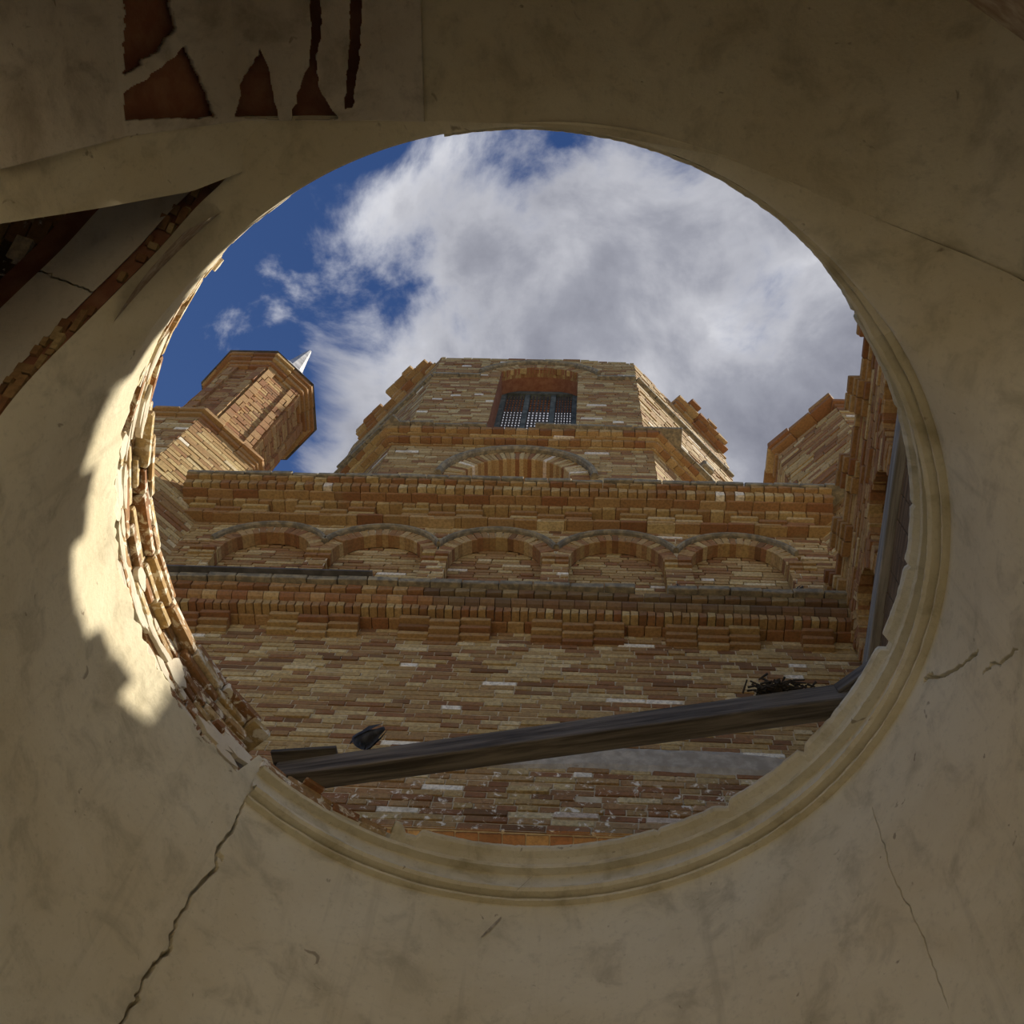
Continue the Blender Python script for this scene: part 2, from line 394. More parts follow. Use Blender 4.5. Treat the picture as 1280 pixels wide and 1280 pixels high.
# rough masonry core behind the plaster and the top of the wall
core = []
nb = 180
Pc = np.zeros((nb+1, 5, 3))
for i in range(nb+1):
    az = -100+360*i/nb; hi = 4.56+(.14 if 140 < az < 236 else 0)
    for k, (r, z) in enumerate(((R0+.10, 4.0 if 136 < az < 232 else hi-.03), (R0+.10, hi), (2.62, hi), (2.62, 3.0), (2.62, -1.6))): Pc[i, k] = cyl(az, r, z)
Pc[:, 4, 2] = np.where(((np.linspace(-100, 260, nb+1) > -15) & (np.linspace(-100, 260, nb+1) < 172)), -1.6, 2.9)
mc = link('masonry_core', grid_mesh('masonry_core', Pc, smooth_=False), RUBBLE, drum)
mc.data.materials.append(simple('rim_mortar', (.30, .20, .11), (.52, .42, .28), 18, bs=.9, bd=.02))
mc.data.polygons.foreach_set('material_index', [1 if i % 4 == 0 else 0 for i in range(len(mc.data.polygons))])
low = [az for az in range(-8, 176, 4)]
Pl = np.array([[cyl(a, R0 if a > 10 else rbf(a), z) for z in (1.8+.02*0, -1.6)] for a in low]); Pl[:, 0, 2] = [zbf(a)+.02 for a in low]
link('plaster_dado', grid_mesh('plaster_dado', Pl), PLASTER, drum)
# ring moulding, intact from the near right round to the crack
prof = [(R0+.03,4.54),(R0-.050,4.535),(R0-.066,4.525),(R0-.068,4.508),(R0-.058,4.492),(R0-.030,4.474),(R0-.012,4.452),(R0-.004,4.43),(R0-.002,4.412),(R0-.006,4.404),(R0-.050,4.400),
        (R0-.056,4.390),(R0-.050,4.378),(R0-.006,4.376),(R0-.004,4.366),(R0-.012,4.30),(R0-.026,4.25),(R0-.052,4.238),(R0-.072,4.228),(R0-.076,4.212),(R0-.062,4.200),(R0-.004,4.199),(R0-.004,4.190),(R0-.030,4.187),(R0-.030,4.174),(R0+.004,4.170)]
def moulding(a0, a1, pr, name, chip=0):
    n = int((a1-a0)/.6); Q = np.zeros((n+1, len(pr), 3))
    for i in range(n+1):
        az = a0+(a1-a0)*i/n
        kz = min(1, (4.5-zdf(az))/.34); tp = max(.15, kz)
        for k, (r, z) in enumerate(pr):
            r = R0+(r-R0)*tp; z = 4.5+(z-4.5)*kz
            w = .0035*noise.noise(Vector((az*.35, z*40, 1)))+.003*noise.noise(Vector((az*1.3, z*60, 5)))
            d = 0
            if chip and k < 8:
                q = rag(az, 20)
                if q > .22: d = min(.03, (q-.22)*.25)
            Q[i, k] = cyl(az, r+w+d, z-d*.8)
    return link(name, grid_mesh(name, Q, smooth_=False), MOULD, drum)
moulding(-100, 112, prof, 'ring_moulding', 1)
moulding(112, 136.6, prof[9:], 'broken_ring_moulding', 0)
# exposed bricks of the ring where the moulding has fallen
B = []
def cyl_brick(az0, az1, r0, r1, z0, z1, col, tilt=0):
    am = math.radians((az0+az1)/2); Rr = np.array([math.cos(am), math.sin(am), 0]); T = np.array([-math.sin(am), math.cos(am), 0]); Z = np.array([0, 0, 1.])
    L = math.radians(az1-az0)*r0; T2 = T*math.cos(tilt)+Z*math.sin(tilt); Z2 = Z*math.cos(tilt)-T*math.sin(tilt)
    c = np.array([CX, CY, (z0+z1)/2])+Rr*(r0+r1)/2
    return dict(c=tuple(c), h=(tuple(T2*L/2), tuple(Rr*(r1-r0)/2), tuple(Z2*(z1-z0)/2)), col=col)
zc = 4.08; k = 0
while zc < 4.74:
    a = BROKE0-.5+RNG.random()*4; end = 226 if zc < 4.6 else 218+RNG.uniform(-6, 4)
    while a < end:
        L = RNG.choice((4.6, 9.2, 9.2, 7))*RNG.uniform(.9, 1.1); vis = zc+.05 > ztop(a+L/2)-.03 and zc < 4.60+.15*min(1, max(0, (222-a)/25))
        if vis and not (zc > 4.68 and RNG.random() < .2):
            dr = RNG.uniform(-.012, .035)-(.02 if zc > 4.6 else 0)+(.04 if RNG.random() < .22 else 0)
            B.append(cyl_brick(a+.2, a+L-.2, R0+.012+dr, R0+.17, zc+.004, zc+.042, bcol(.18, 0, .05, .97), RNG.gauss(0, .016)))
        a += L
    zc += .047; k += 1
a = 112.5
while a < 136:   # lip bricks left standing above the broken moulding
    L = RNG.choice((5, 9))*RNG.uniform(.9, 1.1)
    for q in range(2):
        if RNG.random() < .9: B.append(cyl_brick(a+.2, min(a+L, 136.8)-.2, R0-.028+.03*q*RNG.random()+RNG.uniform(0, .025), R0+.15, 4.425+q*.06, 4.477+q*.06, bcol(.35, 0, .1, .8), RNG.gauss(0, .02)))
    a += L
singles(B, 'brick', drum, RIM_S)
# remaining plaster lumps over the bricks
for q in range(46):
    az = RNG.uniform(140, 235); z = ztop(az)+RNG.uniform(-.02, .30)*RNG.random(); w = RNG.uniform(1.2, 4.5); hgt = RNG.uniform(.012, .05)
    V = []; n = 11
    for i in range(n):
        t = 2*math.pi*i/n; k_ = RNG.uniform(.65, 1.15); V.append(cyl(az+w*math.cos(t)*k_, R0+.004, z+hgt*math.sin(t)*k_))
    V2 = [cyl(math.degrees(math.atan2(v[1]-CY, v[0]-CX)), R0+.03, v[2]) for v in V]
    Fc = [tuple(range(n))]+[(i, n+i, n+(i+1) % n, (i+1) % n) for i in range(n)]
    link('plaster_remnant', mesh('plaster_remnant', V+V2, Fc), PLASTER_W, drum)
# bare scar through the moulding at the far side
V = []; n = 16
for i in range(n):
    t = 2*math.pi*i/n; k_ = RNG.uniform(.75, 1.2); a, b = 2.0*math.cos(t)*k_, .018*math.sin(t)*k_
    V.append(cyl(88.8+a*.9-b*20, R0-.079, 4.235+a*.038*-1+b))
link('plaster_scar', mesh('plaster_scar', V, [tuple(range(n))]), simple('scraped_plaster', (.34, .28, .19), (.55, .47, .34), 40, bs=.9), drum)
V = []
for i in range(n):
    t = 2*math.pi*i/n; k_ = RNG.uniform(.75, 1.2); a, b = 1.6*math.cos(t)*k_, .012*math.sin(t)*k_
    V.append(cyl(93.4+a, R0-.006, 4.02-a*.05+b))
link('plaster_scar', mesh('plaster_scar', V, [tuple(range(n))]), bpy.data.materials['scraped_plaster'], drum)

# ------------------------------------------------------------------ near vault (ceiling) with the peeling corner
EX = np.array([-1.90,-1.85,-1.75,-1.6,-1.3,-.77,-.29,.0,.49,.79,1.07,1.33,1.5,1.7,1.9,2.05])
EYv = np.array([.36,.36,.33,.28,.25,.254,.262,.29,.37,.479,.58,.67,.735,.80,.85,.86])
EZ = np.array([1.2,2.6,3.38,3.94,4.35,4.45,4.45,4.44,4.40,4.35,4.25,4.12,3.95,3.6,3.0,1.6])
def ve(x): return np.interp(x, EX, EYv), np.interp(x, EX, EZ)
ceil = link('ceiling', None, None, label='dark plastered vault over the viewer, peeling to red brick at one corner', cat='vault', kind='structure')
PEEL = []   # filled below with holes in plan (x, y) metres
def inpoly(x, y, poly):
    c = False; j = len(poly)-1
    for i in range(len(poly)):
        xi, yi = poly[i]; xj, yj = poly[j]
        if (yi > y) != (yj > y) and x < (xj-xi)*(y-yi)/(yj-yi)+xi: c = not c
        j = i
    return c
PEEL = [[(-1.558, -0.196), (-1.457, -0.202), (-1.45, -0.064), (-1.503, 0.013), (-1.583, 0.087)], [(-1.587, 0.138), (-1.498, 0.064), (-1.432, -0.013), (-1.403, 0.092), (-1.377, 0.21), (-1.371, 0.235), (-1.595, 0.227)], [(-1.324, 0.235), (-1.294, 0.123), (-1.249, 0.068), (-1.204, 0.005), (-1.181, 0.068), (-1.171, 0.165), (-1.155, 0.249)], [(-1.022, -0.213), (-0.98, -0.213), (-0.984, -0.054), (-1.009, 0.027), (-1.008, 0.138), (-0.963, 0.217), (-0.936, 0.245), (-1.12, 0.25), (-1.077, 0.137), (-1.037, 0.055), (-1.021, -0.054)], [(-0.873, -0.214), (-0.833, -0.214), (-0.85, -0.0), (-0.89, 0.209), (-0.919, 0.208), (-0.89, -0.0)]]
def vault(x0, x1, nx, ys, lift, name, mat, holes=(), thick=0):
    xs = np.linspace(x0, x1, nx); P = np.zeros((nx, len(ys), 3))
    for i, x in enumerate(xs):
        y0, z = ve(x)
        for k, s in enumerate(ys): P[i, k] = (x, y0-s, z+lift+.006*noise.noise(Vector((x*3, s*3, 2))))
    V = P.reshape(-1, 3); ny = len(ys); F = []
    for i in range(nx-1):
        for k in range(ny-1):
            c = (P[i, k]+P[i+1, k+1])/2; wob = .006*noise.noise(Vector((c[0]*40, c[1]*40, 0)))
            if any(inpoly(c[0]+wob, c[1]+wob, h) for h in holes): continue
            F.append((i*ny+k, i*ny+k+1, (i+1)*ny+k+1, (i+1)*ny+k))
    o = link(name, mesh(name, V, F, True), mat, ceil)
    if thick:
        md = o.modifiers.new('thickness', 'SOLIDIFY'); md.thickness = thick; md.offset = -1
    return o
fine = [i*.0042 for i in range(131)]
vault(-1.90, -.62, 380, fine, 0.0, 'plaster_sheet', PLASTER_P, PEEL, .022)
vault(-.62, 2.05, 90, [i*.02 for i in range(29)], 0.0, 'vault_plaster', PLASTER_V)
vault(-1.90, 2.05, 90, [.546, 1.0, 1.6, 2.3], 0.0, 'vault_back', PLASTER_V)
vault(-1.90, -.60, 60, [0, .1, .2, .4, .56], .045, 'brick_backing', DARKBRICK)
box('vault_cover', (-2.6, -2.2, 4.56), (2.3, .15, 4.75), MORTAR, ceil)
for sx in (-1, 1):
    xs = -2.6 if sx < 0 else 2.05
    box('pier', (xs, -2.2, -1.6), (xs+.55, .30 if sx < 0 else .8, 1.6 if sx > 0 else 1.4), PLASTER, ceil)
# rib of the near arch on the left (flat band between vault and side arch)
lowc = [(-.80,.275,4.462),(-1.08,.345,4.43),(-1.3,.43,4.4),(-1.46,.49,4.2),(-1.68,.51,3.85),(-1.765,.49,3.35),(-1.85,.5,2.6),(-1.9,.5,1.2)]
upc = [(-.80,.245,4.455),(-1.08,.235,4.40),(-1.3,.235,4.335),(-1.6,.265,3.92),(-1.735,.30,3.55),(-1.75,.315,3.35),(-1.85,.345,2.6),(-1.9,.345,1.2)]
def dens(c, n): 
    c = np.array(c); t = np.linspace(0, len(c)-1, n); return np.stack([np.interp(t, range(len(c)), c[:, i]) for i in range(3)], 1)
a_, b_ = dens(upc, 60), dens(lowc, 60)
P = np.zeros((60, 10, 3))
for k in range(10): 
    t = k/9; P[:, k] = a_*(1-t)+b_*t
    P[:, k, 2] += .006*math.sin(t*math.pi)
link('arch_rib', grid_mesh('arch_rib', P), PLASTER_V, ceil)
P2 = np.zeros((60, 2, 3)); P2[:, 0] = a_; P2[:, 1] = a_+np.array([0, .03, .06]); 
for i in range(60): P2[i, 0] += np.array([0, .01*noise.noise(Vector((i*.3, 0, 0))), 0])
link('rib_edge', grid_mesh('rib_edge', P2, smooth_=False), STONE, ceil)

# ------------------------------------------------------------------ side arch on the left and the vault beyond it
wl = link('wall_left', None, None, label='pale arch soffit and rough brick vault beyond the left side arch', cat='arch', kind='structure')
edge = [cyl(az, rbf(az), zbf(az)) for az in np.linspace(183, 238.5, 70)]
edge = np.array(edge)
def ext(x0, x1, up0, up1, name, mat, n=8, sm=True):
    P = np.zeros((len(edge), n+1, 3))
    for k in range(n+1):
        t = k/n; P[:, k] = edge+np.array([-(x0+(x1-x0)*t), -.1*(up0+(up1-up0)*t), up0+(up1-up0)*t])
    return link(name, grid_mesh(name, P, smooth_=sm), mat, wl)
ext(0, .085, .03, .035, 'chipped_edge', DARKBRICK, 3, False)
Bq = []
for i in range(2, 67):
    for k in range(2):
        if RNG.random() < .55:
            t = edge[min(i+2, 69)]-edge[i]; t = t/np.linalg.norm(t); X = np.array([-1., 0, 0]); Nn = np.cross(t, X)
            Bq.append(dict(c=tuple(edge[i]+np.array([-.02-.042*k-RNG.uniform(0, .01), 0, .022])), h=(tuple(t*RNG.uniform(.012, .04)), tuple(X*RNG.uniform(.01, .02)), tuple(Nn*RNG.uniform(.008, .022))), col=bcol(.2, 0, .0, .85)))
singles(Bq, 'broken_edge_brick', wl, BR_S)
ext(0, .0, 0, .03, 'arris', STONE, 1, False); ext(.085, .085, .035, 0, 'soffit_edge', PLASTER_W, 1, False)
def edge_at(q): i_ = min(68, int(q)); return edge[i_]*(1-q+i_)+edge[i_+1]*(q-i_)
for lower in (True, False):     # the soffit is cracked right through: two sheets with a gap of a few millimetres
    P = np.zeros((46, 21, 3))
    for k in range(21):
        t = k/20; qc = 44+t*3.2+.5*rag(t*260, 4); q0, q1 = (0, qc-.10) if lower else (qc+.10, 69)
        for i in range(46): P[i, k] = edge_at(q0+(q1-q0)*i/45)+np.array([-(.085+.285*t), 0, 0])
    link('arch_soffit', grid_mesh('arch_soffit', P), PLASTER_W, wl)
ext(.085, .37, .05, .05, 'soffit_backing', MORTAR, 2)
ext(.37, .37, 0, .10, 'soffit_step', DARKBRICK, 2)
ext(.37, .50, .10, .10, 'brick_fillet', DARKBRICK, 2)
ext(.50, 1.6, .13, .13, 'brick_vault', BRL_J, 4)
Bq = []
for i in range(4, 64, 3):
    for k in range(4):
        p = edge[i]+np.array([-(.53+k*.085+RNG.uniform(0, .02)), -.013, .125]); t = edge[min(i+3, 69)]-edge[i]; t = t/np.linalg.norm(t); X = np.array([-1., 0, 0]); Nn = np.cross(t, X)
        if RNG.random() < .85: Bq.append(dict(c=tuple(p), h=(tuple(t*.05), tuple(X*.036), tuple(Nn*.02)), col=bcol(.1, 0, .3, 1)))
singles(Bq, 'brick', wl, BRL_S)
for d, w in ((.90, .03), (.96, .05), (1.05, .04)):
    ext(d, d+w, .11, .09, 'moulding_bar', STONE, 2, False)
i0 = 40
obox('iron_bracket', edge[i0]+np.array([-.50, -.01, .06]), ((1,0,0),(0,1,0),(0,0,1)), (.05, .02, .05), IRON, wl)

# ------------------------------------------------------------------ far wall: brick facade across the court
D = 4.8
FW = Face((0, D), (1, 0), (0, -1)); UL, UR = -4.25, 2.42
wf = link('wall_far', None, None, label='tall brick wall across the court with two corbelled cornices and five blind arches', cat='wall', kind='structure')
V = []; Fc = []
def addq(q): 
    b = len(V); V.extend(q); Fc.append((b, b+1, b+2, b+3))
addq(sheet(FW, UL-.2, UR+.5, 6.05, 8.8, -.007)); 
link('mortar_bed', mesh('mortar_bed', V, Fc), MORTAR, wf)
def wcol(z):
    low = max(0, min(1, (6.9-z)/.5)); return bcol(.5*low, 0, .02 if low < .5 else .0, .93) if low > .05 and RNG.random() < .6 else bcol(0, 0, .05, .93)
hole = lambda z: (0.03, .20) if 6.40 < z < 6.455 else None
lowB = courses(FW, 6.05, 6.72, .067, .30, cut(UL, UR, [hole]), colf=wcol, jit=.008)
emit(lowB, wf, 'limed_brick', 'limed_brick_courses', BRL_S, BRL_J, 230)
midB = courses(FW, 6.72, 8.764, .0640, .30, lambda z: [(UL, UR)], colf=wcol, jit=.006)
emit(midB, wf, 'brick', 'brick_courses', BR_S, BR_J, 300)
# grey render band over the lower wall
nx = 60; P = np.zeros((nx, 5, 3))
for i in range(nx):
    u = -.75+i/(nx-1)*3.1; w = max(0.02, min(1, (u+.75)/.9)); top = 6.74+.34*w+.02*rag(i*4, 3)-.10*max(0, (u-1.2)); bot = 6.735+.012*rag(i*7, 9)
    if u > 1.5: top = min(top, 7.02)
    for k in range(5): P[i, k] = FW.pt(u, .016 if 0 < k < 4 else -.01, bot+(top-bot)*(k/4)+.006*rag(i*9+k*31, 2))
link('render_band', grid_mesh('render_band', P, smooth_=False), GREYPL, wf, label='grey cement render band')
# lintel soffit of square tiles over the opening below
Bs = []
for j in range(3):
    u = UL
    while u < UR:
        Bs.append(FW.brick(u+.006, u+.152, -.02-(j+1)*.17, -.03-j*.17, 6.035+RNG.uniform(0, .008), 6.085, bcol(.4, 0, .0, .85))); u += .158
emit(Bs, wf, 'lintel_brick', 'lintel_brick_row', BR_S, BR_J, 150)
box('lintel_bed', (UL-.2, D+.02, 6.05), (UR+.3, D+.6, 6.3), MORTAR, wf)
# lower cornice
# black weather staining on the lower cornice, only beyond the flashing sheet
def soot_u(u): return .5 if u > -1.6 else .12
Bc = row(FW, UL, UR, .15, -.05, .092, 8.764, 8.80, lambda: bcol(.45, 0, .1, .85))
Bc += row(FW, UL, UR, .075, -.05, .192, 8.800, 8.886, lambda: bcol(.1, 0, .1, .8), joint=.009)
emit(Bc, wf, 'cornice_brick', 'cornice_brick_row', BR_S, BR_J, 300)
Bt = []
for (p, z0, z1) in ((.264, 9.017, 9.091),):
    u = UL
    while u < UR:
        w = .142*RNG.uniform(.95, 1.05); Bt.append(FW.brick(u+.004, u+w-.004, -.05, p+RNG.gauss(0, .003), z0, z1, bcol(.4 if u < -1.5 else .15, 0 if u < -1.5 else .5, .05, .85))); u += w
# torus course: rounded bricks
def torus_brick(u0, u1, z0, z1, p0, p1, name, parent, mat, col, F=FW):
    zc_, rz, rp = (z0+z1)/2, (z1-z0)/2, p1-p0; sec = [(p0, z0)]+[(p0+rp*math.sin(t), zc_-rz*math.cos(t)) for t in np.linspace(.25, math.pi-.25, 6)]+[(p0, z1)]
    V = [F.pt(u0, p, z) for p, z in sec]+[F.pt(u1, p, z) for p, z in sec]; n = len(sec)
    Fc = [(i, i+1, n+i+1, n+i) for i in range(n-1)]+[tuple(range(n-1, -1, -1)), tuple(range(n, 2*n))]
    me = mesh(name, V, Fc); o = link(name, me, mat, parent); o.color = (*col, 1); return o
u = UL
while u < UR:
    w = .142*RNG.uniform(.95, 1.05); torus_brick(u+.003, u+w-.003, 8.89, 9.008, .15, .245, 'torus_brick', wf, BR_S, bcol(.35 if u < -1.4 else .15, 0 if u < -1.4 else .5, .05, .85)); u += w
singles(Bt, 'cornice_tile', wf, BR_S)
u = UL
while u < UR:
    w = RNG.uniform(.26, .34)
    if not (.46 < u+w/2 < .78): obox('coping_slab', FW.pt(u+w/2, .15+RNG.gauss(0, .004), 9.128), ((1,0,0),(0,1,0),(0,0,1)), (w/2-.004, .172, .036), STONE, wf, bev=.008, jit=.003)
    u += w
box('cornice_bed', (UL-.2, D-.12, 8.84), (UR+.4, D+.4, 9.155), MORTAR, wf)
# corbel triplets under the lower cornice
Bk = []
x0 = -3.92
while x0 < 2.35:
    for j, (off, dz) in enumerate(((0, 0), (.272, -.035), (.544, 0))):
        if x0+off+.27 > UR+.03: continue
        for q in range(3):
            zz = 8.775+dz-.062*q; pp = (.135, .09, .048)[q]
            Bk.append(FW.brick(x0+off+.003, x0+off+.268, -.05, pp+RNG.gauss(0, .003), zz-.050, zz, bcol(.2, 0, .05, .8)))
    x0 += 1.175
singles(Bk, 'corbel_brick', wf, BR_S)
# arcade storey: piers and blind arches
AC = [-3.25, -2.063, -.847, .388, 1.619]; AR = .475; SPR = 10.36; PP = .0; NB = -.15
holes = [arch_hole(c, AR, SPR, 9.0) for c in AC]
Ba = courses(FW, 9.16, 11.06, .0633, .30, cut(UL, UR+.30, holes), colf=lambda z: bcol(.08, 0, .05, .95), jit=.005, dep=.14)
Ba = [b for b in Ba if b['c'][2] > 9.45]
# bricks of the plain wall give way to the voussoirs
def near_ring(b):
    return any(AR-.02 < math.hypot(b['c'][0]-c, b['c'][2]-SPR) < AR+.14 and b['c'][2] > SPR for c in AC)
emit([b for b in Ba if not near_ring(b)], wf, 'pier_brick', 'pier_brick_courses', BR_S, BR_J, 300)
Bn = courses(FW, 9.4, 10.95, .0633, .30, lambda z: [q for q in (h(z) for h in [arch_hole(c, AR+.03, SPR, 9.0) for c in AC]) if q], colf=lambda z: bcol(.1, 0, .1, .96), p=NB, dep=.05, jit=.004)
emit(Bn, wf, 'niche_brick', 'niche_brick_courses', BR_S, BR_J, 300)
Bv = []
for c in AC: Bv += voussoirs(FW, c, AR, SPR, .145, NB, .004, 23, lambda: bcol(.25, 0, .05, .85))
singles(Bv, 'voussoir', wf, BR_S)
for c in AC:
    Vv, Ff = wall_with_hole(FW, c-.615, c+.615, 9.1, 11.1, (c, AR+.01, SPR, 9.1), -.008); link('mortar_face', mesh('mortar_face', Vv, Ff), MORTAR, wf)
    half = math.acos(min(1, .611/.652))
    link('hood_mould', arc_bar(FW, c, AR+.15, SPR, .05, -.02, .055, 28, half, math.pi-half), STONE, wf)
for c in [AC[0]-.62]+[(a+b)/2 for a, b in zip(AC[:-1], AC[1:])]+[AC[-1]+.62]:
    for zz, pp in ((10.23, .028), (10.30, .05)):
        for s in (-.068, .068): singles([FW.brick(c+s-.065, c+s+.065, -.1, pp, zz, zz+.055, bcol(.15, 0, .1, .8))], 'impost_brick', wf, BR_S)
addq2 = [FW.pt(UL-.2, NB-.03, 9.1), FW.pt(UR+.4, NB-.03, 9.1), FW.pt(UR+.4, NB-.03, 11.6), FW.pt(UL-.2, NB-.03, 11.6)]
link('niche_back', mesh('niche_back', addq2, [(0,1,2,3)]), MORTAR, wf)
# upper cornice
UL2, UR2 = UL-.15, UR+.30
Bu = row(FW, UL2, UR2, .29, -.05, .115, 11.075, 11.126, lambda: bcol(.35, 0, .1, .85))
Bu += row(FW, UL2, UR2, .145, -.05, .19, 11.239, 11.308, lambda: bcol(.1, 0, .3, .85))
Bu += row(FW, UL2, UR2, .29, -.05, .285, 11.308, 11.345, lambda: bcol(.45, 0, .1, .85))
Bu += row(FW, UL2, UR2, .105, -.05, .350, 11.345, 11.452, lambda: bcol(.05, 0, .2, .9))
Bu += row(FW, UL2, UR2, .145, -.05, .397, 11.452, 11.501, lambda: bcol(.15, 0, .1, .85))
emit(Bu, wf, 'upper_cornice_brick', 'upper_cornice_row', BR_S, BR_J, 300)
u = UL2
while u < UR2:
    w = RNG.uniform(.24, .36); obox('coping_slab', FW.pt(u+w/2, .2+RNG.gauss(0, .006), 11.535+RNG.gauss(0, .004)), ((1,0,0),(0,1,0),(0,0,1)), (w/2-.004, .225, .034), STONE, wf, bev=.008, jit=.004); u += w
box('parapet_bed', (UL2, D-.05, 11.10), (UR2, D+.35, 11.25), DARKBRICK, wf)
box('parapet_top', (UL2, D-.12, 11.25), (UR2, D+.35, 11.5), DARKBRICK, wf)
Bk = []
x0 = UL-.05
j = 0
while x0 < UR+.1:
    if j % 4 != 3:
        dz = -.06 if j % 4 == 1 else 0
        for q in range(2): Bk.append(FW.brick(x0+.004, x0+.292, -.05, .155-.035*q+(.0 if dz == 0 else -.01), 11.185+dz-.062*q, 11.237+dz-.062*q, bcol(.12, 0, .2, .95)))
    x0 += .296; j += 1
singles(Bk, 'corbel_brick', wf, BR_S)
for (x, w) in ((-3.75, .16), (-3.55, .1), (-2.75, .2), (-.4, .12), (1.9, .14)):
    obox('loose_coping', (x, D-.30, 11.60), ((1,.1,0),(-.1,1,0),(0,0,1)), (w/2, .08, .04), DARKBRICK, wf, bev=.01, jit=.008)
box('wall_mass', (UL-.2, D+.2, 6.3), (UR+.4, D+.7, 11.5), MORTAR, wf)
for a, b in ((UL-1.0, UL+.35), (UR-.35, UR+.6)): box('wall_pier', (a, D, -1.6), (b, D+.6, 6.05), MORTAR, wf)

# ------------------------------------------------------------------ right wall of the court
XR = 2.40
FR = Face((XR, 0), (0, 1), (-1, 0))
wr = link('wall_right', None, None, label='brick side wall of the court with small arched niches and a ragged corbelled top', cat='wall', kind='structure')
RC = [4.28, 3.42, 2.52]; RA = .33; RS = 8.44
rh = [arch_hole(c, RA, RS, 7.9) for c in RC]
Br = courses(FR, 6.4, 9.25, .0655, .30, cut(.3, D-.02, rh), colf=lambda z: bcol(.25, 0, .05, .85), jit=.012)
def rtop(y): return float(np.interp(y, [.8, 1.2, 1.5, 1.75, 2.4], [8.85, 8.95, 9.15, 9.42, 9.6]))  # unseen near end lowered to shape the sunlit crescent on the drum
Br = [b for b in Br if b['c'][2]+.03 < rtop(b['c'][1])]
emit(Br, wr, 'brick', 'brick_courses', BR_S, BR_J, 300)
Bn = courses(FR, 7.9, 8.85, .0655, .30, lambda z: [q for q in (h(z) for h in [arch_hole(c, RA+.03, RS, 7.9) for c in RC]) if q], colf=lambda z: bcol(.3, 0, .0, .85), p=-.22, dep=.05)
emit(Bn, wr, 'niche_brick', 'niche_brick_courses', BR_S, BR_J, 120)
Bv = []
for c in RC: Bv += voussoirs(FR, c, RA, RS, .14, -.22, .006, 15, lambda: bcol(.3, 0, .0, .85))
singles(Bv, 'voussoir', wr, BR_S)
for c in RC:
    Vv, Ff = wall_with_hole(FR, c-.45, c+.45, 7.6, 9.25, (c, RA+.01, RS, 7.9), -.014)
    Vv = [(v[0], v[1], min(v[2], rtop(v[1])-.02)) for v in Vv]; link('mortar_face', mesh('mortar_face', Vv, Ff), MORTAR, wr)
link('mortar_bed', mesh('mortar_bed', sheet(FR, .3, D+.3, 6.4, 7.9, -.014), [(0,1,2,3)]), MORTAR, wr)
pl = [(.3,7.9),(2.07,7.9),(2.07,9.4),(1.75,9.38),(1.5,9.11),(1.2,8.91),(.8,8.81),(.3,8.81)]  # added unseen sheet, keeps sun from leaking through the joints
link('mortar_face', mesh('mortar_face', [FR.pt(a, -.014, b) for a, b in pl], [tuple(range(8))]), MORTAR, wr)
box('wall_mass', (XR+.24, .3, 6.2), (XR+.6, D+.4, 8.4), MORTAR, wr)
box('upper_mass', (XR+.24, 2.6, 8.4), (XR+.6, D+.4, 9.42), MORTAR, wr)
box('wall_foot', (XR+.02, .3, -1.6), (XR+.6, D+.4, 6.4), MORTAR, wr)
box('wall_top_bed', (XR-.02, 2.55, 9.25), (XR+.3, D+.1, 9.44), MORTAR, wr)
Bw = row(FR, .3, D, .30, -.05, .03, 9.25, 9.31, lambda: bcol(.3, 0, .1, .85))+row(FR, .3, D, .30, -.05, .06, 9.31, 9.375, lambda: bcol(.3, 0, .1, .85))
for yc, w in ((1.3, .34), (2.05, .34), (2.72, .30), (3.42, .30), (4.02, .30), (4.52, .26)):
    for q in range(4): Bw += row(FR, yc-w/2, yc+w/2, w/2, -.05, .055+.03*q, 9.18+.063*q, 9.24+.063*q, lambda: bcol(.3, 0, .05, .85), jit=.01)
Bw += row(FR, .3, D, .15, -.1, .03, 9.375, 9.44, lambda: bcol(.3, 0, .1, .85), jit=.02)
Bw = [b for b in Bw if b['c'][2]+.04 < rtop(b['c'][1])+.12 and (b['c'][1] > 2.5 or b['c'][2] < rtop(b['c'][1])-.03)]
singles(Bw, 'cornice_brick', wr, BR_S)
# timber rail and boards fixed along it
obox('timber_rail', (XR-.065, 3.32, 7.90), ((1,0,0),(0,1,0),(0,0,1)), (.05, 1.44, .07), WOODG, None, bev=.008, jit=.003, label='long grey timber rail fixed along the brick side wall', cat='beam')
bd = link('board_panel', None, None, label='dark brown boards hanging below the grey timber rail', cat='boards')
y = 1.5
while y < 4.55:
    w = RNG.uniform(.18, .24); box('board', (XR-.045+RNG.uniform(-.006, .006), y+.004, 7.36+RNG.uniform(-.02, .02)), (XR-.022, y+w-.004, 7.825), WOODB, bd, bev=.004); y += w
# ------------------------------------------------------------------ corner turrets
def octa(c, ap): 
    r = ap/math.cos(math.pi/8); return [(c[0]+r*math.cos(math.pi/8+i*math.pi/4), c[1]+r*math.sin(math.pi/8+i*math.pi/4)) for i in range(8)]
def octa_faces(c, ap):
    v = octa(c, ap); out = []
    for i in range(8):
        a, b = np.array(v[i]), np.array(v[(i+1) % 8]); n = (a+b)/2-np.array(c); out.append((Face(a, b-a, n), float(np.linalg.norm(b-a)), n/np.linalg.norm(n)))
    return out
def prism(name, c, ap, z0, z1, mat, parent, ap1=None):
    v0, v1 = octa(c, ap), octa(c, ap1 or ap); V = [(*p, z0) for p in v0]+[(*p, z1) for p in v1]
    return link(name, mesh(name, V, [(i, (i+1) % 8, 8+(i+1) % 8, 8+i) for i in range(8)]+[tuple(range(7, -1, -1)), tuple(range(8, 16))]), mat, parent)
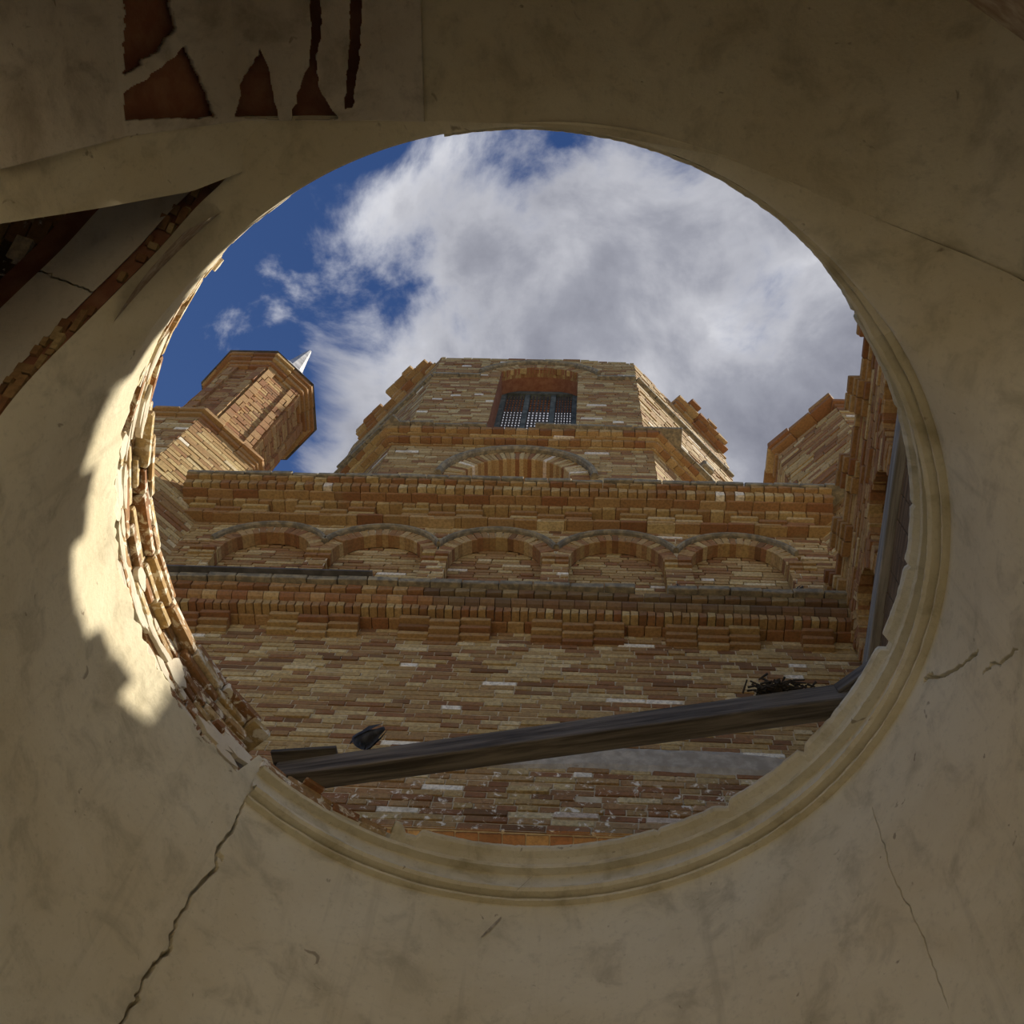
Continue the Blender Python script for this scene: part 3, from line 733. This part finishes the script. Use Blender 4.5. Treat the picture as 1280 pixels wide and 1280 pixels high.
def octa_courses(c, ap, z0, z1, ch, bl, colf, facing, **kw):
    out = []
    for F, L, n in octa_faces(c, ap):
        if n@np.array(facing) < -.2: continue
        out += courses(F, z0, z1, ch, bl, lambda z: [(0, L)], colf=colf, **kw)
    return out
# left turret
TC = (-5.20, 5.34)
tl = link('corner_turret', None, None, label='octagonal brick corner turret with a panelled upper stage and metal spire', cat='turret')
prism('shaft_core', TC, 1.075, 8.8, 13.05, MORTAR, tl)
Bx = octa_courses(TC, 1.09, 8.8, 13.0, .082, .36, lambda z: bcol(.12, 0, .15, .97), (.6, -.8), jit=.006)
emit(Bx, tl, 'shaft_brick', 'shaft_brick_courses', BR_S, BR_J, 300)
def ledge(c, ap0, ap1, z0, z1, parent, colf, name='ledge_brick', facing=(.6, -.8), bl=.3, drop=0):
    out = []
    for F, L, n in octa_faces(c, ap1):
        if n@np.array(facing) < -.4: continue
        for b in row(F, 0, L, bl, -.25, 0, z0, z1, colf, jit=.008):
            if RNG.random() >= drop: out.append(b)
    singles(out, name, parent, BR_S)
for q in range(3): ledge(TC, 1.0, 1.10+.035*q, 13.0+.075*q, 13.07+.075*q, tl, lambda: bcol(.5, 0, .0, .85))
TU = (TC[0]+.10, TC[1]-.10)
prism('shoulder', TC, 1.14, 13.22, 13.75, DARKBRICK, tl, .76)
prism('stage_core', TU, .68, 13.2, 16.6, MORTAR, tl)
Bx = octa_courses(TU, .70, 13.7, 16.5, .085, .30, lambda z: bcol(.35, 0, .05, .8), (.6, -.8), jit=.005)
emit(Bx, tl, 'stage_brick', 'stage_brick_courses', BR_S, BR_J, 300)
for F, L, n in octa_faces(TU, .70):      # corner strips that frame the sunk panels
    if n@np.array((.6, -.8)) < -.2: continue
    for u0 in (0, L-.14): singles(courses(F, 13.7, 16.5, .21, .3, lambda z: [(u0, u0+.14)], colf=lambda z: bcol(.4, 0, .1, .8), p=.045, dep=.08), 'corner_strip_brick', tl, BR_S)
for q in range(4): ledge(TU, .8, .75+.04*q, 16.35+.10*q, 16.44+.10*q, tl, lambda: bcol(.45, 0, .0, .85), 'cap_brick')
prism('cap_roof', TU, .90, 16.74, 16.80, IRON, tl, .86); prism('roof_slope', TU, .86, 16.80, 17.1, IRON, tl, .60)
sp = prism('spire_base', TU, .80, 16.95, 18.5, METAL, tl, .24)
prism('spire', TU, .20, 18.5, 20.2, METAL, tl, .03)
# right turret, broken top
TR = (3.68, 5.34)
tr = link('corner_turret', None, None, label='octagonal brick corner turret with a broken ragged top beside the side wall', cat='turret')
prism('shaft_core', TR, 1.135, 8.8, 13.7, MORTAR, tr)
Bx = octa_courses(TR, 1.15, 9.0, 13.75, .082, .36, lambda z: bcol(.1, 0, .05, .9), (-.6, -.8), jit=.006)
emit(Bx, tr, 'shaft_brick', 'shaft_brick_courses', BR_S, BR_J, 300)
for q in range(5): ledge(TR, 1.0, 1.15+.03*min(q, 3), 13.75+.082*q, 13.825+.082*q, tr, lambda: bcol(.3, 0, .0, .8), 'broken_top_brick', (-.6, -.8), .3, .08+.14*q)
prism('rubble_top', TR, 1.08, 13.7, 14.1, DARKBRICK, tr, .9)

# ------------------------------------------------------------------ octagonal tower behind
tw = link('octagonal_tower', None, None, label='great octagonal brick tower with a latticed arched window and ruined top', cat='tower')
TX, TH, TF, DTW = -1.0, 4.2, 2.1, 6.3
def tower_faces(h, f, cy=10.5):
    v = [(TX-f, cy-h), (TX+f, cy-h), (TX+h, cy-f), (TX+h, cy+f), (TX+f, cy+h), (TX-f, cy+h), (TX-h, cy+f), (TX-h, cy-f)]; out = []
    for i in range(8):
        a, b = np.array(v[i]), np.array(v[(i+1) % 8]); n = (a+b)/2-np.array((TX, cy)); out.append((Face(a, b-a, n), float(np.linalg.norm(b-a))))
    return out
CH, BL = .118, .40
tc_ = lambda z: bcol(.03, 0, .15, .9)
# lower stage, front face with the great blind arch
lowF = tower_faces(4.3, 2.20)
F0, L0 = lowF[0]; c0 = L0/2
lh = arch_hole(c0, .86, 16.36, 14)
Bl = courses(F0, 14.2, 17.75, CH, BL, cut(0, L0, [lambda z: arch_hole(c0, 1.16, 16.36, 14)(z)]), colf=tc_, dep=.12)
for F, L in (lowF[1], lowF[7]): Bl += courses(F, 14.2, 17.75, CH, BL, lambda z: [(0, L)], colf=tc_, dep=.12)
emit(Bl, tw, 'lower_brick', 'lower_brick_courses', BR_S, BR_J, 300)
singles(voussoirs(F0, c0, .86, 16.36, .30, -.5, .0, 40, lambda: bcol(.1, 0, .1, .95)), 'voussoir', tw, BR_S)
link('hood_mould', arc_bar(F0, c0, 1.17, 16.36, .11, -.02, .10, 36), STONE, tw)
Vv, Ff = wall_with_hole(F0, 0, L0, 14.2, 17.8, (c0, 1.0, 16.36, 14.3), -.02); link('mortar_face', mesh('mortar_face', Vv, Ff), MORTAR, tw)
for F, L in (lowF[1], lowF[7]): link('mortar_face', mesh('mortar_face', sheet(F, 0, L, 14.2, 17.8, -.02), [(0,1,2,3)]), MORTAR, tw)
link('arch_recess', mesh('arch_recess', sheet(F0, c0-1.2, c0+1.2, 14.2, 17.8, -.45), [(0,1,2,3)]), DARKBRICK, tw)
# string mouldings between the stages
for F, L in [lowF[0], lowF[1], lowF[7]]:
    Bm = row(F, -.05, L+.05, .36, -.3, .03, 17.73, 17.77, lambda: bcol(.05, 0, .3, .8))
    Bm += row(F, -.05, L+.05, .18, -.3, .13, 17.79, 17.88, lambda: bcol(.3, 0, .1, .85))
    Bm += row(F, -.1, L+.1, .36, -.3, .17, 17.88, 17.92, lambda: bcol(.05, 0, .4, .9))
    Bm += row(F, -.1, L+.1, .20, -.3, .26, 17.92, 18.03, lambda: bcol(.25, 0, .05, .85))
    singles(Bm, 'string_brick', tw, BR_S)
    u = -.12; gap = F is lowF[0][0]
    while u < L+.12:
        w = RNG.uniform(.3, .5)
        if not (gap and 1.25 < u < 2.25): obox('string_slab', F.pt(u+w/2, .08+RNG.gauss(0, .01), 18.075), (F.u, F.n, (0,0,1)), (w/2-.005, .24, .04), STONE, tw, bev=.01, jit=.006)
        u += w
# upper stage
upF = tower_faces(TH, TF); F1, L1 = upF[0]; WC = TX-.0; wc = L1/2+.10
WR, WSP, WB = .80, 22.35, 17.9
def rise(z): return (math.sqrt(max(0, 1.05**2-(z-22.20)**2)) if z > 22.55 else .80)
def whole(z):
    if z < WB or z > 23.22: return None
    w = min(.80, math.sqrt(max(0, 1.06**2-(z-22.16)**2)) if z > 22.6 else .80); return (wc-w, wc+w)
def ragtop(u, s): return 23.55+.35*rag(u*14, s)+.25*noise.noise(Vector((u*.9, s, 0)))
Bf = courses(F1, 18.05, 24.3, CH, BL, cut(0, L1, [whole]), colf=tc_, dep=.12, jit=.008)
def topz(b, s, base, amp): 
    u = b['c'][0]; return base+amp*rag(u*25, s)+.12*noise.noise(Vector((u*1.3, s, 2)))
Bf = [b for b in Bf if b['c'][2] < topz(b, 1, 23.95-.18*max(0, b['c'][0]+.2), .12)]
Bo = courses(upF[1][0], 18.05, 24.0, CH, BL, lambda z: [(0, upF[1][1])], colf=lambda z: bcol(.18, 0, .3, .98), dep=.12, jit=.012)
Bo = [b for b in Bo if b['c'][2] < topz(b, 5, 23.65, .12)]
Bo2 = courses(upF[7][0], 18.05, 24.0, CH, BL, lambda z: [(0, upF[7][1])], colf=tc_, dep=.12, jit=.008)
emit(Bf, tw, 'upper_brick', 'upper_brick_courses', BR_S, BR_J, 300)
emit(Bo, tw, 'side_brick', 'side_brick_courses', BR_S, BR_J, 300)
emit(Bo2, tw, 'flank_brick', 'flank_brick_courses', BR_S, BR_J, 120)
Vv = []; Ff = []
def q4(F, a, b, z0, z1, p): 
    n = len(Vv); Vv.extend(sheet(F, a, b, z0, z1, p)); Ff.append((n, n+1, n+2, n+3))
q4(F1, 0, wc-.80, 18, 23.4, -.02); q4(F1, wc+.80, L1, 18, 23.4, -.02); q4(F1, wc-.8, wc+.8, 23.2, 23.5, -.02)
q4(upF[1][0], 0, upF[1][1], 18, 23.4, -.02); q4(upF[7][0], 0, upF[7][1], 18, 23.8, -.02)
# inner faces: hollow shaft
Fi = tower_faces(TH-.62, TF-.25)
for i, (F, L) in enumerate(Fi):
    if i == 0: q4(F, 0, L/2+.1-.8, 15, 23.4, 0); q4(F, L/2+.9, L, 15, 23.4, 0)
    else: q4(F, 0, L, 15, 23.3, 0)
for i in (2, 3, 4, 5, 6): q4(upF[i][0], 0, upF[i][1], 14, 23.4, 0)
link('shaft_core', mesh('shaft_core', Vv, Ff), MORTAR, tw)
# top rim, arched reveal of the window
NA = 20; P = np.zeros((NA+5, 2, 3)); prof_ = [(wc-.8, 18.0), (wc-.8, 22.5)]+[(wc-.8+1.6*i/NA, 22.16+math.sqrt(max(0, 1.06**2-(-.8+1.6*i/NA)**2))) for i in range(NA+1)]+[(wc+.8, 22.5), (wc+.8, 18.0)]
for i, (u, z) in enumerate(prof_):
    P[i, 0] = F1.pt(u, .0, z); P[i, 1] = F1.pt(u, -.62, z)
link('window_reveal', grid_mesh('window_reveal', P, smooth_=False), DARKBRICK, tw)
Bw = []
for i in range(26):
    a = math.radians(41)+(math.radians(98))*(i+.5)/26; rr = 1.06+.10
    ctr = F1.pt(wc+rr*math.cos(a), -.1, 22.16+rr*math.sin(a)); Rr = F1.u*math.cos(a)+np.array([0,0,1.])*math.sin(a); T = -F1.u*math.sin(a)+np.array([0,0,1.])*math.cos(a)
    Bw.append(dict(c=tuple(ctr), h=(tuple(Rr*.1), tuple(F1.n*.11), tuple(T*.032)), col=bcol(.2, 0, .1, .8)))
singles(Bw, 'voussoir', tw, BR_S)
link('hood_mould', arc_bar(F1, wc, 1.32, 22.16, .09, -.02, .09, 30, math.radians(25), math.radians(155)), STONE, tw)
for F, a, b in ((F1, 0, wc-1.2), (F1, wc+1.2, L1), (upF[1][0], 0, upF[1][1]), (upF[7][0], 0, upF[7][1])):
    u = a
    while u < b:
        w = min(.55, b-u); obox('string_course', F.pt(u+w/2, .02, 22.42), (F.u, F.n, (0,0,1)), (w/2-.004, .06, .045), STONE, tw, bev=.008); u += .55
# ruined cornice pieces at the top of the flanks
for F, L, lo, hi, base in ((upF[7][0], upF[7][1], .1, .95, 23.7), (upF[1][0], upF[1][1], .42, 1.0, 23.55)):
    for q in range(4):
        out = []
        for b in row(F, L*lo+.0*q, L*(hi-.03*q), .30, -.35, .06+.09*q, base+.12*q, base+.115+.12*q, lambda: bcol(.3, 0, .1, .85), jit=.02):
            if RNG.random() > .05+.10*q: out.append(b)
        singles(out, 'ruined_cornice_brick', tw, BR_S)
link('ruined_crown', mesh('ruined_crown', [tuple(F.pt(t*L, -p, z)) for F, L in (upF[7], upF[0], upF[1]) for t in (0, 1) for (p, z) in ((0.1, 23.3), (.6, 23.3))], [(0,1,3,2),(4,5,7,6),(8,9,11,10)]), MORTAR, tw)
# surviving part of the vault inside the tower
box('inner_vault', (TX-2.0, DTW+.63, 23.3), (TX+2.0, DTW+1.02, 23.55), DARKBRICK, tw)
# window frame and lattice
wn = link('window_frame', None, None, tw)
yf = DTW+.56
def bar(name, x0, x1, z0, z1, t=.03, mat=FRAMEG, y=yf): return box(name, (x0, y-t, z0), (x1, y+t, z1), mat, wn)
xl, xr = TX+.10-.80, TX+.10+.80
bar('stile', xl, xl+.10, 18.0, 23.05, .06); bar('stile', xr-.10, xr, 18.0, 23.05, .06); bar('head', xl, xr, 22.95, 23.12, .07)
m1, m2 = xl+.50, xl+1.05
bar('mullion', m1, m1+.10, 18.0, 22.95, .05); bar('mullion', m2, m2+.10, 18.0, 22.95, .05)
for a, b in ((xl+.1, m1), (m1+.1, m2), (m2+.1, xr-.1)):
    n = 6; w = (b-a)/n
    for i in range(n+1): bar('lattice_slat', a+i*w-.021, a+i*w+.021, 18.0, 22.95, .014, LATT)
    zz = 18.2
    while zz < 22.9: bar('lattice_rung', a, b, zz, zz+.032, .008, LATT, yf+.02); zz += .17
box('window_tympanum', (xl, yf-.02, 23.12), (xr, yf+.06, 23.25), DARKBRICK, tw)
# sill brick
bx = obox('projecting_stone', upF[1][0].pt(1.45, .15, 19.5), (upF[1][0].u, upF[1][0].n, (0,0,1)), (.13, .2, .12), STONE, tw, bev=.03)

# ------------------------------------------------------------------ timber beam across the oculus, blocks, birds
bA, bB = Vector((-1.50, 3.352, 4.625)), Vector((1.30, 2.775, 4.625)); bu = (bB-bA).normalized()
beam = obox('timber_beam', (bA+bB)/2+Vector((.0115, .055, 0)), (bu, (-bu.y, bu.x, 0), (0,0,1)), ((bB-bA).length/2, .058, .066), WOOD, None, bev=.006, jit=.002, label='long weathered timber beam lying across the open ring', cat='beam')
obox('timber_block', (1.36, 2.73, 4.66), ((.75, -.62, .12), (.62, .75, 0), (-.1, .05, 1)), (.14, .045, .04), WOOD, None, bev=.006, jit=.003, label='short timber block wedged between the long beam and ring moulding', cat='timber')
obox('plank', (-1.36, 3.33, 4.707), ((1, -.12, 0), (.12, 1, 0), (0,0,1)), (.17, .05, .012), WOOD, None, bev=.003, label='thin dark plank lying on the end of the long beam', cat='plank')
lb = obox('loose_brick', cyl(126.8, R0+.01, 4.565), ((.8, .6, 0), (-.6, .8, 0), (0, .05, 1)), (.055, .04, .025), RIM_S, None, bev=.004, jit=.002, label='loose reddish brick lying on the broken edge below the beam', cat='brick'); lb.color = (.3, .8, 0, 1)
def pigeon(loc, yaw, s, label, group=None):
    bm = bmesh.new()
    rings = [(-.17, .0, .012, .02), (-.12, .012, .024, .022), (-.06, .03, .045, .042), (0, .05, .058, .055), (.05, .07, .055, .056), (.085, .10, .038, .042), (.10, .135, .026, .028), (.11, .16, .027, .027), (.125, .175, .020, .02), (.145, .172, .008, .008), (.165, .165, .002, .003)]
    vs = []
    for x, z, ry, rz in rings: vs.append([bm.verts.new((x, ry*math.cos(t), z+.03+rz*math.sin(t))) for t in np.linspace(0, 2*math.pi, 13)[:-1]])
    for a, b in zip(vs[:-1], vs[1:]):
        for i in range(12): bm.faces.new((a[i], a[(i+1) % 12], b[(i+1) % 12], b[i]))
    bm.faces.new(vs[0][::-1]); bm.faces.new(vs[-1])
    me = bpy.data.meshes.new('body'); bm.to_mesh(me); bm.free(); me.polygons.foreach_set('use_smooth', [True]*len(me.polygons))
    root = link('pigeon', None, None, label=label, cat='bird', group=group); link('body', me, BIRD, root)
    for sgn in (-1, 1):
        box('leg', (.0, sgn*.02-.004, -.012), (.008, sgn*.02+.004, .05), BIRD, root)
        w = link('wing', mesh('wing', [(.07, sgn*.05, .11), (.03, sgn*.062, .06), (-.10, sgn*.045, .04), (-.19, sgn*.022, .045), (-.08, sgn*.052, .085)], [(0,1,2,3,4)]), BIRD, root)
    root.location = loc; root.rotation_euler = (0, 0, yaw); root.scale = (s, s, s); return root
pigeon((-1.06, 3.255, 4.702), 2.4, .85, 'dark pigeon perched on the left part of the timber beam')
pigeon((.93, 4.8-.24, 9.175), 1.2, .5, 'tiny dark pigeon perched on the lower cornice, nearer the broken gap')
pigeon((1.98, 4.8-.24, 9.175), 2.0, .6, 'tiny dark pigeon perched on the lower cornice, nearer the side wall')
# heap of nest twigs on the beam end
tm = bmesh.new()
for q in range(130):
    c = Vector((.98+RNG.gauss(0, .06), 2.845+RNG.gauss(0, .018), 4.70+abs(RNG.gauss(0, .02)))); d = Vector((RNG.gauss(0, 1), RNG.gauss(0, .6), RNG.gauss(0, .25))).normalized()
    M = d.to_track_quat('Z', 'Y').to_matrix().to_4x4(); M.translation = c
    bmesh.ops.create_cone(tm, cap_ends=True, segments=5, radius1=.006, radius2=.004, depth=RNG.uniform(.04, .075), matrix=M)
me = bpy.data.meshes.new('nest'); tm.to_mesh(me); tm.free(); link('nest', me, TWIG, None, label='dark heap of nest twigs on the beam near the side wall', cat='nest')
# flashing sheet on the lower cornice
obox('flashing_sheet', (-2.98, D-.20, 9.182), ((1,0,0),(0,1,0),(0,0,1)), (1.1, .17, .012), IRON, None, bev=.003, label='dark metal flashing sheet along the left part of the lower cornice', cat='flashing')
